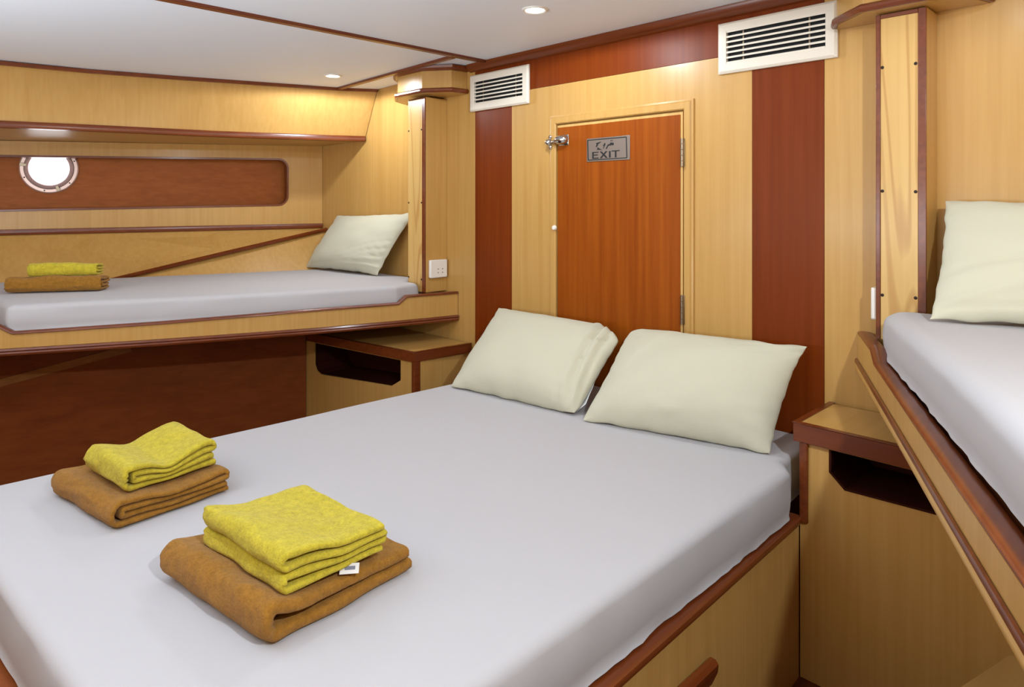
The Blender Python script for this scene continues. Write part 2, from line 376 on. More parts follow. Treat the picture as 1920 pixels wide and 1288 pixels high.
# vents
def vent(x0, label):
    x1 = x0 + 0.404; z0, z1 = 1.791, 1.968; y = YW
    r = thing('air_vent', ((x0 + x1) / 2, y, z0), label, 'vent', 'cream vents on the back wall')
    gx0, gx1, gz0, gz1 = x0 + 0.034, x1 - 0.035, z0 + 0.033, z1 - 0.031
    b = BM(); yf = y - 0.016
    o = [(x0, z0), (x1, z0), (x1, z1), (x0, z1)]; i_ = [(gx0, gz0), (gx1, gz0), (gx1, gz1), (gx0, gz1)]
    mid = [(x0 + 0.008, z0 + 0.008), (x1 - 0.008, z0 + 0.008), (x1 - 0.008, z1 - 0.008), (x0 + 0.008, z1 - 0.008)]
    L = [[b.verts.new((x, yy, z)) for x, z in ring] for ring, yy in ((o, y - 0.0008), (o, y - 0.010), (mid, yf), (i_, yf), (i_, y - 0.0008))]
    for A, B in zip(L, L[1:]):
        for k in range(4): b.faces.new((A[k], A[(k + 1) % 4], B[(k + 1) % 4], B[k]))
    A, B = L[-1], L[0]
    for k in range(4): b.faces.new((A[k], A[(k + 1) % 4], B[(k + 1) % 4], B[k]))
    obj('frame', b, M['cream'], r, bevel=0.0015)
    b = BM(); box(b, gx0, gx1, y - 0.0016, y - 0.0006, gz0, gz1); obj('duct', b, M['black'], r)
    n = 7; pitch = (gz1 - gz0 - 0.004) / (n - 1) * 0.985
    for k in range(n):
        zc = gz0 + 0.003 + k * pitch
        b = BM(); extrude(b, [(gx0 + 0.0004, y - 0.0145, zc - 0.0032), (gx0 + 0.0004, y - 0.0150, zc + 0.0032), (gx0 + 0.0004, y - 0.004, zc + 0.0062), (gx0 + 0.0004, y - 0.004, zc + 0.0042)], (gx1 - gx0 - 0.0008, 0, 0))
        obj('slat', b, M['cream'], r)
    for f in (0.17, 0.84):
        b = BM(); xx = gx0 + (gx1 - gx0) * f; box(b, xx - 0.0025, xx + 0.0025, y - 0.0038, y - 0.0018, gz0, gz1)
        obj('support_bar', b, M['hinge'], r)
vent(-2.556, 'cream slatted air vent above the left dark stripe')
vent(-1.219, 'cream slatted air vent above the right dark stripe')

# ------------------------------------------------------------------ posts and pelmets
def post(x0, x1, yf, z0, z1, label, strips, screws, grp=None):
    r = thing('corner_post', ((x0 + x1) / 2, (yf + YW) / 2, z0), label, 'post', 'posts at the bunk heads')
    b = BM(); box(b, x0, x1, yf + 0.004, YW - 0.001, z0, z1); obj('post_body', b, M['maple'], r, bevel=0.001)
    l, rr, t = strips
    b = BM(); box(b, x0 + l + 0.0004, x1 - rr - 0.0004, yf, yf + 0.004, z0, z1 - t - 0.0004); obj('face_board', b, M['ply'], r, bevel=0.0006)
    if l: b = BM(); box(b, x0, x0 + l, yf - 0.002, yf + 0.004, z0, z1); obj('edge_strip', b, M['trim'], r, bevel=0.001)
    if rr: b = BM(); box(b, x1 - rr, x1, yf - 0.002, yf + 0.004, z0, z1); obj('edge_strip', b, M['trim'], r, bevel=0.001)
    if t: b = BM(); box(b, x0 + l + 0.0004, x1 - rr - 0.0004, yf - 0.002, yf + 0.004, z1 - t, z1); obj('edge_strip', b, M['trim_x'], r, bevel=0.001)
    for x, z in screws:
        b = BM(); lathe(b, (x, yf - 0.0001, z), (0, -1, 0), [(0.0045, 0), (0.0045, 0.001), (0.002, 0.0022), (0, 0.0022)], 12); obj('screw', b, M['screw'], r)
    return r
post(-2.896, -2.750, 2.058, 0.897, 1.874, 'slim pale post at the head of the left bunk, socket on its side', (0, 0.025, 0.006),
     [(-2.890, 1.714), (-2.781, 1.713), (-2.890, 1.346), (-2.781, 1.346), (-2.890, 0.965), (-2.781, 0.96)])
post(-0.676, -0.549, 2.095, 0.955, 1.872, 'knotty pale post edged in dark wood beside the right bunk', (0.012, 0.020, 0.011),
     [(-0.659, 1.723), (-0.575, 1.722), (-0.659, 1.374), (-0.575, 1.371), (-0.659, 1.08), (-0.575, 1.08)])
def offset_poly(pts, d, closed=True):
    n = len(pts); out = []
    for i in range(n):
        p = V(pts[i]).to_2d() if len(pts[i]) > 2 else V(pts[i]); a = V(pts[i - 1][:2]) if (i or closed) else None; c = V(pts[(i + 1) % n][:2]) if (i < n - 1 or closed) else None
        ns = []
        if a is not None and (p - a).length > 1e-9: e = (p - a).normalized(); ns.append(V((e.y, -e.x)))
        if c is not None and (c - p).length > 1e-9: e = (c - p).normalized(); ns.append(V((e.y, -e.x)))
        m = sum(ns, V((0, 0))).normalized(); k = 1 / max(0.4, m.dot(ns[0])); q = p + m * d * k
        out.append((q.x, q.y))
    return out
def pelmet(poly, z0, z1, label):
    """poly: open plan outline from the right wall point round to the left wall point"""
    cx = sum(p[0] for p in poly) / len(poly)
    r = thing('ceiling_pelmet', (cx, YW, z0), label, 'pelmet', 'pelmets over the posts')
    b = BM(); prism(b, poly, z0 + 0.004, z1); obj('box_front', b, M['maple'], r, bevel=0.001)
    b = BM(); p2 = offset_poly(poly, 0.0005, False); prism(b, p2, z0, z0 + 0.0039); obj('bottom_board', b, M['maple'], r)
    for zz, w, h, nm in ((z0 + 0.001, 0.016, 0.022, 'bottom_moulding'), (z1 - 0.022, 0.022, 0.024, 'top_moulding')):
        b = BM()
        pr = [(0.0005, 0), (w * 0.7, 0), (w, h * 0.35), (w, h * 0.7), (w * 0.6, h), (0.0005, h)]
        if nm[0] == 't': pr = [(0.0005, 0), (w * 0.5, 0.002), (w, h * 0.5), (w * 1.1, h), (0.0005, h)]
        sweep(b, [(x, y, zz) for x, y in poly], [(-a, c) for a, c in pr]); o = obj(nm, b, M['trim_x'], r, smooth=30)
    return r
pelmet([(-2.590, YW - 0.002), (-2.600, 2.105), (-2.722, 2.018), (-2.93, 2.018), (-3.05, 2.10), (-3.10, YW - 0.002)], 1.884, 2.014, 'octagonal wooden pelmet under the ceiling above the left post')
pelmet([(-0.425, YW - 0.002), (-0.445, 2.12), (-0.535, 2.05), (-0.695, 2.05), (-0.795, 2.135), (-0.822, YW - 0.002)], 1.876, 2.022, 'angular wooden pelmet cut by the top of the photo above the right post')

# sockets
def socket(x, sx, y0, y1, z0, z1, label):
    r = thing('wall_socket', (x, (y0 + y1) / 2, z0), label, 'socket', 'white sockets on the posts')
    b = BM(); box(b, min(x, x + sx * 0.018), max(x, x + sx * 0.018), y0, y1, z0, z1); obj('cover_plate', b, M['white_plastic'], r, bevel=0.006)
    for fy in (0.45, 0.70):
        for fz in (0.28, 0.48):
            b = BM(); tube(b, (x + sx * 0.0178, y0 + (y1 - y0) * fy, z0 + (z1 - z0) * fz), (sx, 0, 0), 0.0028, 0.0007, 10)
            obj('pin_hole', b, M['black'], r)
socket(-2.7495, 1, 2.076, 2.186, 0.968, 1.058, 'white square socket on the side of the left post')
socket(-0.6765, -1, 2.105, 2.186, 1.005, 1.097, 'white socket mostly hidden by the knotty right post')

# ------------------------------------------------------------------ SETTING: port side of the hull
wl = struct_root('wall_left', (-4.2, 1.0, 0.9), 'curved left hull wall of pale veneer above the left bunk')
FT = [(-3.392, 2.192, 2.003), (-3.485, 2.013, 2.0), (-3.726, 1.21, 1.992), (-3.825, 0.816, 1.988), (-3.863, 0.487, 1.985), (-3.93, -0.3, 1.98), (-3.97, -1.3, 1.975)]
FB = [(-3.525, 2.192, 1.722), (-3.600, 1.98, 1.719), (-3.730, 1.38, 1.709), (-3.78, 0.822, 1.700), (-3.834, 0.484, 1.695), (-3.93, -0.3, 1.69), (-3.98, -1.3, 1.685)]
def strip(bm, A, B, t):
    """sheet between two polylines with thickness vector t"""
    A = [V(p) for p in A]; B = [V(p) for p in B]; t = V(t)
    r = [[bm.verts.new(p) for p in A], [bm.verts.new(p) for p in B], [bm.verts.new(p + t) for p in B], [bm.verts.new(p + t) for p in A]]
    for i in range(len(A) - 1):
        for k in range(4): bm.faces.new((r[k][i], r[k][i + 1], r[(k + 1) % 4][i + 1], r[(k + 1) % 4][i]))
    for i in (0, -1): bm.faces.new([r[k][i] for k in range(4)])
b = BM(); strip(b, FT, FB, (-0.02, 0, 0)); obj('fascia_panel', b, M['maple'], wl, smooth=30)
b = BM(); sweep(b, [(x + 0.002, y, z - 0.008) for x, y, z in FT], rect_prof(-0.016, 0.002, -0.006, 0.012)); obj('fascia_trim', b, M['trim'], wl)
b = BM(); sweep(b, [(x + 0.002, y, z) for x, y, z in FB], [(-0.012, 0.02), (-0.018, 0.006), (-0.014, -0.010), (0.012, -0.012), (0.012, 0.004), (0.001, 0.02)]); obj('fascia_trim', b, M['trim'], wl, smooth=40)
ys = [2.192, 1.8, 1.288, 0.9, 0.563, -0.3, -1.3]
HT = [(hullx(y), y, 1.712 - (YW - y) * 0.0235) for y in ys]
HB = [(hullx(y), y, 1.186 - (YW - y) * 0.0068) for y in ys]
SF = [FB[0], (-3.63, 1.8, 1.716), (-3.735, 1.288, 1.708), (-3.775, 0.9, 1.70), (-3.82, 0.563, 1.696), (-3.93, -0.3, 1.69), (-3.98, -1.3, 1.685)]
b = BM(); strip(b, [(x - 0.010, y, z - 0.004) for x, y, z in SF], [(x - 0.01, y, z + 0.002) for x, y, z in HT], (0, 0, 0.015)); obj('soffit', b, M['maple_x'], wl, smooth=30)
# niche wall: plate with a long round-ended opening
dh = V((-0.2528, -0.9675, 0)).normalized(); nh = V((-0.9675, 0.2528, 0)); O = V((-4.036, YW - 0.002, 0))
def hp(s, z, off=0): p = O + dh * s + nh * off; return (p.x, p.y, z)
S1 = 3.55
s0, s1 = 0.212, 3.2                            # niche ends measured along the wall
def nz(s, z): return z - s * 0.0205
def niche_loop(g, top=1.633, bot=1.333, r=0.062):
    pts = []
    for cs, cz, a0 in ((s0 + r, bot + r, math.pi), (s1 - r, bot + r, 1.5 * math.pi), (s1 - r, top - r, 0), (s0 + r, top - r, 0.5 * math.pi)):
        for k in range(7):
            a = a0 + k / 6 * math.pi / 2; pts.append((cs + (r + g) * math.cos(a), cz + (r + g) * math.sin(a)))
    return [(s, nz(s, z)) for s, z in pts]
b = BM()
outer = [(0, HB[0][2]), (0.0, 1.714), (S1, 1.712 - S1 * 0.0235), (S1, 1.186 - S1 * 0.0068)]
extrude(b, [hp(s, z) for s, z in outer], nh * 0.018, [[hp(s, z) for s, z in niche_loop(0)]])
obj('niche_panel', b, M['maple'], wl)
b = BM(); A = niche_loop(-0.001); Bo = niche_loop(-0.011)
ra = [[b.verts.new(hp(s, z, off)) for s, z in lp] for lp, off in ((A, -0.006), (Bo, -0.006), (Bo, 0.070), (A, 0.070))]
n = len(A)
for k in range(4):
    for i in range(n):
        j = (i + 1) % n; b.faces.new((ra[k][i], ra[k][j], ra[(k + 1) % 4][j], ra[(k + 1) % 4][i]))
obj('niche_lipping', b, M['trim'], wl, smooth=40)
b = BM()
ND = 0.10
extrude(b, [hp(0.05, 1.20, ND), hp(0.05, 1.72, ND), hp(S1, 1.66, ND), hp(S1, 1.16, ND)], nh * 0.015)
obj('niche_back', b, M['niche'], wl)
b = BM()
extrude(b, [hp(0.05, 1.22, 0.02), hp(S1, 1.18, 0.02), hp(S1, 1.18, ND), hp(0.05, 1.22, ND)], (0, 0, -0.01))
extrude(b, [hp(0.05, 1.70, 0.02), hp(S1, 1.63, 0.02), hp(S1, 1.63, ND), hp(0.05, 1.70, ND)], (0, 0, 0.01))
extrude(b, [hp(0.14, 1.21, 0.02), hp(0.14, 1.71, 0.02), hp(0.14, 1.71, ND), hp(0.14, 1.21, ND)], dh * -0.01)
obj('niche_box', b, M['niche'], wl)
b = BM(); sweep(b, [(x + 0.001, y, z + 0.014) for x, y, z in HB], [(-0.014, 0.014), (-0.018, 0.0), (-0.014, -0.014), (0.0, -0.016), (0.0, 0.016)]); obj('shelf_trim', b, M['trim'], wl, smooth=40)
# lower hull panel, leaning inboard down to the bunk, and the triangular headboard gusset
BASE = [(-3.985, 2.192, 1.170), (-4.03, 1.6, 1.062), (-4.125, 0.985, 0.925), (-4.29, 0.54, 0.925), (-4.50, -0.3, 0.925), (-4.72, -1.3, 0.925)]
HBl = [(hullx(y) + 0.004, y, 1.184 - (YW - y) * 0.0068) for y in (2.192, 1.6, 0.985, 0.54, -0.3, -1.3)]
b = BM(); strip(b, HBl, BASE, (-0.015, 0, 0)); obj('lower_panel', b, M['maple'], wl)
b = BM(); extrude(b, [(-3.985, 2.192, 1.170), (-4.125, 0.985, 0.925), (-3.815, 2.06, 0.90), (-3.775, 2.192, 0.90)], (-0.012, 0.002, -0.004)); obj('gusset_panel', b, M['maple'], wl)
b = BM(); sweep(b, [(-3.975, 2.19, 1.176), (-4.022, 1.6, 1.060), (-4.118, 0.975, 0.926)], [(-0.012, -0.008), (-0.016, 0.004), (-0.006, 0.013), (0.006, 0.012), (0.006, -0.008)]); obj('gusset_trim', b, M['trim'], wl, smooth=40)
# outer skin and dark lining below the bunk
b = BM(); extrude(b, [(-4.24, 2.3, 0), (-5.18, -1.3, 0), (-5.18, -1.3, 2.06), (-4.24, 2.3, 2.06)], (-0.05, 0, 0)); obj('hull_skin', b, M['lining'], wl)
def linx(y): return -3.35 - (1.86 - y) * 0.274
b = BM(); extrude(b, [(linx(1.742), 1.742, 0.0), (linx(-1.3), -1.3, 0.0), (linx(-1.3), -1.3, 0.79), (linx(1.742), 1.742, 0.79)], (-0.015, 0.004, 0)); obj('lining_panel', b, M['lining'], wl)['label'] = 'dark reddish brown panel below the left bunk'
b = BM(); sweep(b, [(linx(0.955) + 0.003, 0.955, 0.655), (linx(0.47) + 0.003, 0.47, 0.551), (linx(-0.35) + 0.003, -0.35, 0.375)], [(-0.006, -0.017), (-0.006, 0.017), (0.002, 0.017), (0.002, -0.017)]); obj('batten', b, M['batten'], wl)['label'] = 'pale sloping batten'

# porthole
pc = V(hp(0, 0, ND)); 
sp = 1.478; PC = V(hp(sp, 1.537, ND - 0.001)); ax = -nh
win = struct_root('window_1', PC, 'round porthole letting daylight into the niche')
b = BM(); lathe(b, PC, ax, [(0.137, 0), (0.138, 0.010), (0.132, 0.016), (0.117, 0.016), (0.115, 0.010), (0.115, 0)], 56, True); obj('outer_ring', b, M['bronze'], win, smooth=40)
b = BM(); lathe(b, PC, ax, [(0.1145, 0), (0.1145, 0.022), (0.106, 0.026), (0.096, 0.020), (0.092, 0.006), (0.092, 0)], 56, True); obj('inner_ring', b, M['gasket'], win, smooth=40)
b = BM(); lathe(b, PC, ax, [(0, 0.0), (0.0905, 0.0), (0.0905, 0.003), (0.06, 0.005), (0, 0.006)], 48); obj('pane', b, M['glow'], win, smooth=40)
upv = V((0, 0, 1)); sv = dh
for ang, nm in ((-70, 'clamp'), (172, 'hinge'), (42, 'clamp')):
    a = math.radians(ang); rad = (-sv * math.cos(a) + upv * math.sin(a)); tan = ax.cross(rad)
    b = BM(); c = PC + rad * 0.104 + ax * 0.0265
    extrude(b, [c - tan * 0.007, c + tan * 0.007, c + tan * 0.009 + rad * 0.03, c - tan * 0.009 + rad * 0.03], ax * 0.008); obj(nm, b, M['hinge'], win, bevel=0.001)
for ang in (-100, -40, 205, 20):
    a = math.radians(ang); rad = (-sv * math.cos(a) + upv * math.sin(a))
    b = BM(); lathe(b, PC + rad * 0.1245 + ax * 0.0161, ax, [(0.004, 0), (0.004, 0.001), (0, 0.0015)], 10); obj('screw', b, M['screw'], win)

# ------------------------------------------------------------------ SETTING: the sides behind the camera
b = BM(); extrude(b, [(0.30, 2.28, 0), (1.75, -1.3, 0), (1.75, -1.3, 2.06), (0.30, 2.28, 2.06)], (0.05, 0, 0)); struct('wall_right', b, M['maple'], 'right hull wall outside the frame')
b = BM(); box(b, -5.1, 1.9, -1.37, -1.31, 0, 2.06); struct('wall_front', b, M['maple'], 'aft wall of the cabin outside the frame')

# ------------------------------------------------------------------ bunks
RL = [(-2.659, 2.192), (-2.690, 2.02), (-2.7135, 1.919), (-2.722, 1.879), (-2.816, 1.519), (-2.926, 1.202), (-3.033, 0.914), (-3.143, 0.653), (-3.234, 0.447), (-3.2515, 0.405), (-3.42, 0.02), (-3.60, -0.42)]
TOP = [0.889, 0.890, 0.890, 0.858, 0.857, 0.850, 0.843, 0.839, 0.836, 0.865, 0.862, 0.86]
BOT = 0.782
bunk = thing('bunk_bed', (-3.3, 1.0, 0.756), 'left side bunk with pale front board edged in dark wood', 'bunk')
def board(bm, path, tops, bot, thick):
    P = [(x, y, bot) for x, y in path]; T = [(x, y, z) for (x, y), z in zip(path, tops)]
    n2 = offset_poly(path, thick, False)
    A = [bm.verts.new(p) for p in P]; B = [bm.verts.new(p) for p in T]
    C = [bm.verts.new((x, y, z)) for (x, y), z in zip(n2, tops)]; D = [bm.verts.new((x, y, bot)) for x, y in n2]
    R4 = [A, B, C, D]
    for i in range(len(P) - 1):
        for k in range(4): bm.faces.new((R4[k][i], R4[k][i + 1], R4[(k + 1) % 4][i + 1], R4[(k + 1) % 4][i]))
    for i in (0, -1): bm.faces.new([R4[k][i] for k in range(4)])
b = BM(); board(b, RL, TOP, BOT, 0.022); obj('front_board', b, M['maple'], bunk, smooth=25)
def rail_cap(path, tops, side, w, h):
    """rounded cap along the stepped top edge of a board"""
    b = BM(); n2 = offset_poly(path, side, False)
    sweep(b, [(x, y, z) for (x, y), z in zip(n2, tops)], half_round(w, h), cap=True); return b
obj('rail_cap', rail_cap(RL, TOP, 0.009, 0.034, 0.011), M['trim'], bunk, smooth=40)
b = BM(); sweep(b, [(x, y, BOT) for x, y in RL], [(-0.001, 0.0), (-0.010, -0.001), (-0.014, -0.008), (-0.009, -0.013), (-0.013, -0.019), (-0.009, -0.027), (0.022, -0.027), (0.022, 0.0)] if False else [(0.022, 0.0), (-0.010, -0.001), (-0.014, -0.008), (-0.009, -0.013), (-0.013, -0.019), (-0.009, -0.027), (0.022, -0.027)])
obj('bottom_moulding', b, M['trim'], bunk, smooth=35)
inner = offset_poly(RL, 0.0235, False)
b = BM(); prism(b, inner + [(-4.62, -0.42), (-4.10, 0.98), (-3.80, 2.05), (-3.775, 2.19)], 0.795, 0.826); obj('bunk_base', b, M['lining'], bunk)

RA = V((-0.76, 2.192)); RD = V((0.433, -0.901)).normalized()
def rp(t): q = RA + RD * t; return (q.x, q.y)
RR = [rp(t) for t in (0.0, 0.255, 0.32, 0.7, 1.3, 2.05)]
RT = [0.945, 0.945, 0.920, 0.919, 0.917, 0.915]
RBOT = 0.866
bunk2 = thing('bunk_bed', (0.0, 1.0, 0.832), 'right side bunk running past the camera with pale front board', 'bunk')
b = BM(); board(b, RR, RT, RBOT, -0.022); obj('front_board', b, M['maple'], bunk2)
obj('rail_cap', rail_cap(RR, RT, -0.021, 0.040, 0.009), M['trim'], bunk2, smooth=40)
b = BM(); sweep(b, [(x, y, RBOT) for x, y in RR[::1]], [(0.0015, 0.004), (0.006, 0.003), (0.008, -0.004), (0.006, -0.010), (-0.02, -0.010), (-0.02, -0.0005), (0.0015, -0.0005)])
obj('moulding_groove', b, M['trim'], bunk2, smooth=35)
b = BM(); sweep(b, [(x, y, RBOT - 0.0105) for x, y in RR], [(-0.02, 0), (0.004, 0), (0.007, -0.004), (0.008, -0.010), (0.005, -0.018), (-0.02, -0.020)])
obj('bottom_moulding', b, M['maple_x'], bunk2, smooth=35)  # gloss highlight on the mahogany moulding, put in as a pale bead
ri = offset_poly(RR, -0.0235, False)
b = BM(); prism(b, ri + [(0.95, 0.35), (0.30, 2.185)], 0.868, 0.90); obj('bunk_base', b, M['lining'], bunk2)

# ------------------------------------------------------------------ mattresses
def round_poly(pts, r, seg=5):
    n = len(pts); out = []
    for i in range(n):
        p = V(pts[i]); a = (V(pts[i - 1]) - p); c = (V(pts[(i + 1) % n]) - p); la, lc = a.length, c.length
        a.normalize(); c.normalize(); ang = math.acos(max(-1, min(1, a.dot(c))))
        if ang > 2.8: out.append((p.x, p.y)); continue
        d = min(r / math.tan(ang / 2), la * 0.4, lc * 0.4); A = p + a * d; C = p + c * d
        for k in range(seg + 1):
            t = k / seg; q = A.lerp(p, t).lerp(p.lerp(C, t), t); out.append((q.x, q.y))
    return out
def resample(pts, step):
    out = []; n = len(pts)
    for i in range(n):
        a, c = V(pts[i]), V(pts[(i + 1) % n]); k = max(1, int((c - a).length / step))
        for j in range(k): q = a.lerp(c, j / k); out.append((q.x, q.y))
    return out
def mattress(name, poly, z0, z1, rt, label, r=0.05, wob=0.003, seed=0.0, group=None):
    a = sum(poly[i - 1][0] * poly[i][1] - poly[i][0] * poly[i - 1][1] for i in range(len(poly)))
    if a < 0: poly = poly[::-1]
    P = resample(round_poly(poly, r), 0.03); bm = BM(); rings = []
    h = z1 - z0
    prof = [(0.006, 0.0), (-0.003, 0.004), (0.0, 0.012), (-0.004, h * 0.25), (-0.006, h * 0.5), (-0.003, h - rt)]
    for k in range(1, 7):
        t = k / 6 * math.pi / 2; prof.append((rt * 1.3 * (1 - math.cos(t)) - 0.003 * (1 - k / 6), h - rt + rt * math.sin(t)))
    prof += [(rt * 1.3 + 0.002, h + 0.0002)]
    for k, (off, z) in enumerate(prof):
        flare = 1.0 if k < 2 else 0.0
        Q = offset_poly(P, -off); ring = []
        for i, (x, y) in enumerate(Q):
            w = noise.noise(V((x * 9 + seed, y * 9, k * 0.12))) * wob
            w2 = noise.noise(V((x * 30 + seed, y * 30, 3.1 + k * 0.1))) * wob * 0.7 * max(0, 1 - z / (h * 0.8))
            e = (V(Q[i]) - V(P[i]))
            nrm = (V(offset_poly([Q[i - 1], Q[i], Q[(i + 1) % len(Q)]], 1.0, False)[1]) - V(Q[i])).normalized() if k < 6 else V((0, 0))
            q = V((x, y)) + nrm * (w + w2 + flare * 0.005 * noise.noise(V((x * 22 + seed, y * 22, 0.5))))
            zz = z0 + z + (noise.noise(V((x * 3, y * 3, seed))) * 0.0015 if k >= 6 else 0) + (abs(noise.noise(V((x * 14, y * 14, seed)))) * 0.006 if k == 0 else 0) - (0.0)
            ring.append(bm.verts.new((q.x, q.y, zz)))
        rings.append(ring)
    n = len(P)
    for A, B in zip(rings, rings[1:]):
        for i in range(n): j = (i + 1) % n; bm.faces.new((A[i], A[j], B[j], B[i]))
    bm.faces.new(rings[0][::-1])
    edges = [bm.edges.get((rings[-1][i], rings[-1][(i + 1) % n])) for i in range(n)]
    bmesh.ops.triangle_fill(bm, edges=edges, use_beauty=True)
    return tag(obj(name, bm, M['sheet'], smooth=60), label, 'mattress')
mattress('mattress', [(-2.235, 0.17), (-1.68, 0.205), (-1.20, 0.243), (-0.772, 0.27), (-0.822, 1.865), (-0.866, 1.925), (-0.885, 2.185), (-2.19, 2.185)], 0.463, 0.602, 0.022, 'large double mattress in a white fitted sheet with towels and cream pillows', r=0.04, seed=1.3)
mL = offset_poly(RL, 0.034, False)
mattress('mattress', [(-2.775, 2.035)] + [mL[i] for i in (3, 4, 5, 6, 7)] + [(-3.262, 0.435), (-4.30, 0.42), (-4.26, 0.56), (-4.105, 1.0), (-3.825, 1.977), (-3.775, 2.185), (-2.94, 2.185), (-2.905, 2.04)], 0.840, 0.945, 0.022, 'narrow white sheeted mattress on the left bunk', r=0.028, seed=5.1)
mR = offset_poly(RR, -0.042, False)
mattress('mattress', [(-0.672, 2.088), mR[3], mR[4], mR[5], (0.90, 0.40), (0.32, 2.086)], 0.930, 1.046, 0.032, 'white sheeted mattress on the right bunk', r=0.09, seed=9.7)

# ------------------------------------------------------------------ double bed base
bed = thing('double_bed', (-1.5, 1.1, 0.0), 'built-in double bed base with pale side and mahogany edge', 'bed')
def bx(y): return -0.811 + (1.9 - y) * 0.049    # outer side line, spreading towards the foot
b = BM(); prism(b, [(bx(1.922) - 0.03, 1.922), (bx(0.2) - 0.03, 0.2), (-2.24, 0.15), (-2.24, 1.85), (-2.2, 2.19), (-0.90, 2.19), (-0.90, 1.922)][::-1], 0.06, 0.458); obj('bed_box', b, M['lining'], bed)
b = BM(); extrude(b, [(bx(1.923) - 0.010, 1.923, 0.002), (bx(0.17) - 0.010, 0.17, 0.002), (bx(0.17) - 0.010, 0.17, 0.439), (bx(1.923) - 0.010, 1.923, 0.439)], (-0.019, 0, 0)); obj('side_panel', b, M['maple'], bed)
b = BM(); sweep(b, [(bx(1.924) - 0.018, 1.924, 0.440), (bx(0.16) - 0.018, 0.16, 0.440)], [(-0.017, 0.0), (-0.019, 0.006), (-0.017, 0.014), (-0.010, 0.0185), (0.016, 0.0185), (0.016, 0.0)]); obj('side_rail', b, M['trim'], bed, smooth=40)
b = BM(); sweep(b, [(-0.74, 0.155, 0.440), (-2.25, 0.10, 0.440)], [(-0.02, -0.44 + 0.002), (-0.02, 0.01), (-0.012, 0.018), (0.02, 0.018), (0.02, -0.438)]); obj('foot_board', b, M['trim_x'], bed, smooth=40)
hx = bx(1.3) - 0.009
hd = BM(); sweep(hd, [(hx, 1.37, 0.318), (hx + 0.004, 1.0, 0.318)], [(0.0, -0.045), (-0.012, -0.045), (-0.026, -0.012), (-0.028, 0.006), (-0.02, 0.014), (-0.008, 0.014), (0.0, 0.006)]); obj('drawer_handle', hd, M['trim'], bed, smooth=40)['label'] = 'mahogany finger pull'

# ------------------------------------------------------------------ bedside lockers
nl = thing('bedside_locker', (-2.9, 2.0, 0.0), 'low bedside locker with open niche below the left bunk', 'locker')
LP = [(-2.563, 1.853), (-2.547, 2.188), (-3.27, 2.188), (-3.37, 1.738)]
b = BM(); prism(b, offset_poly(LP, -0.014), 0.640, 0.656); obj('top', b, M['maple_x'], nl)
def edge_band(bm, path, w, z0, z1, lip=0.004):
    sweep(bm, [(x, y, z0) for x, y in path], [(0, 0), (w, 0), (w, z1 - z0 - 0.001), (w - 0.003, z1 - z0 + lip * 0.4), (0.003, z1 - z0 + lip * 0.4), (0, z1 - z0 - 0.002)])
b = BM(); edge_band(b, [LP[3], LP[0], LP[1]], -0.0135, 0.612, 0.656); obj('edge_trim', b, M['trim'], nl, bevel=0.002)
fd = (V(LP[0]) - V(LP[3])).normalized(); fn = V((-fd.y, fd.x))   # fn points to the wall
def lf(s, z, o=0.012): q = V(LP[0]) - fd * s + fn * o; return (q.x, q.y, z)
hole = [(0.100, 0.606), (0.100, 0.512), (0.165, 0.474), (0.71, 0.447), (0.745, 0.462), (0.762, 0.49), (0.762, 0.606)]
b = BM(); extrude(b, [lf(0.022, 0.002), lf(0.022, 0.611), lf(0.86, 0.611), lf(0.86, 0.002)], V((fn.x, fn.y, 0)) * 0.012, [[lf(s, z) for s, z in hole]]); obj('front_panel', b, M['maple'], nl)
b = BM()
ih = [lf(s, z, 0.020) for s, z in hole]; io = [lf(s, z, 0.020) for s, z in [(0.096, 0.610), (0.096, 0.510), (0.164, 0.470), (0.71, 0.443), (0.748, 0.459), (0.766, 0.489), (0.766, 0.610)]]
bi = [V(p) + V((fn.x, fn.y, 0)) * 0.22 for p in ih]
va = [b.verts.new(p) for p in ih]; vb = [b.verts.new(p) for p in bi]
for i in range(len(va)): j = (i + 1) % len(va); b.faces.new((va[i], va[j], vb[j], vb[i]))
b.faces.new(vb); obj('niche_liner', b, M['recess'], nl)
b = BM(); box(b, -2.577, -2.567, 1.89, 2.187, 0.002, 0.611); obj('side_panel', b, M['maple'], nl)
b = BM(); prism(b, round_poly([(-2.565, 1.856), (-2.563, 1.894), (-2.584, 1.894), (-2.586, 1.854)], 0.008, 3), 0.002, 0.6115); obj('corner_post', b, M['trim'], nl, smooth=35)

nr = thing('bedside_locker', (-0.5, 2.05, 0.0), 'tall panelled bedside locker with open niche under the right bunk', 'locker')
RP = [(-0.833, 1.910), (-0.14, 1.910), (-0.14, 2.188), (-0.838, 2.188)]
b = BM(); prism(b, offset_poly(RP, -0.0145), 0.706, 0.722); obj('top', b, M['maple_x'], nr)
b = BM(); edge_band(b, [RP[3], RP[0], RP[1]], -0.014, 0.670, 0.722); obj('edge_trim', b, M['trim_x'], nr, bevel=0.002)
hole = [(-0.741, 0.664), (-0.741, 0.602), (-0.700, 0.564), (-0.25, 0.574), (-0.21, 0.61), (-0.21, 0.664)]
b = BM(); extrude(b, [(-0.8205, 1.927, 0.002), (-0.8205, 1.927, 0.442), (-0.816, 1.927, 0.442), (-0.816, 1.927, 0.669), (-0.145, 1.927, 0.669), (-0.145, 1.927, 0.002)], (0, 0.012, 0), [[(x, 1.927, z) for x, z in hole]]); obj('front_panel', b, M['maple'], nr)
b = BM(); va = [b.verts.new((x, 1.9255, z)) for x, z in hole]; vb = [b.verts.new((x, 2.15, z)) for x, z in hole]
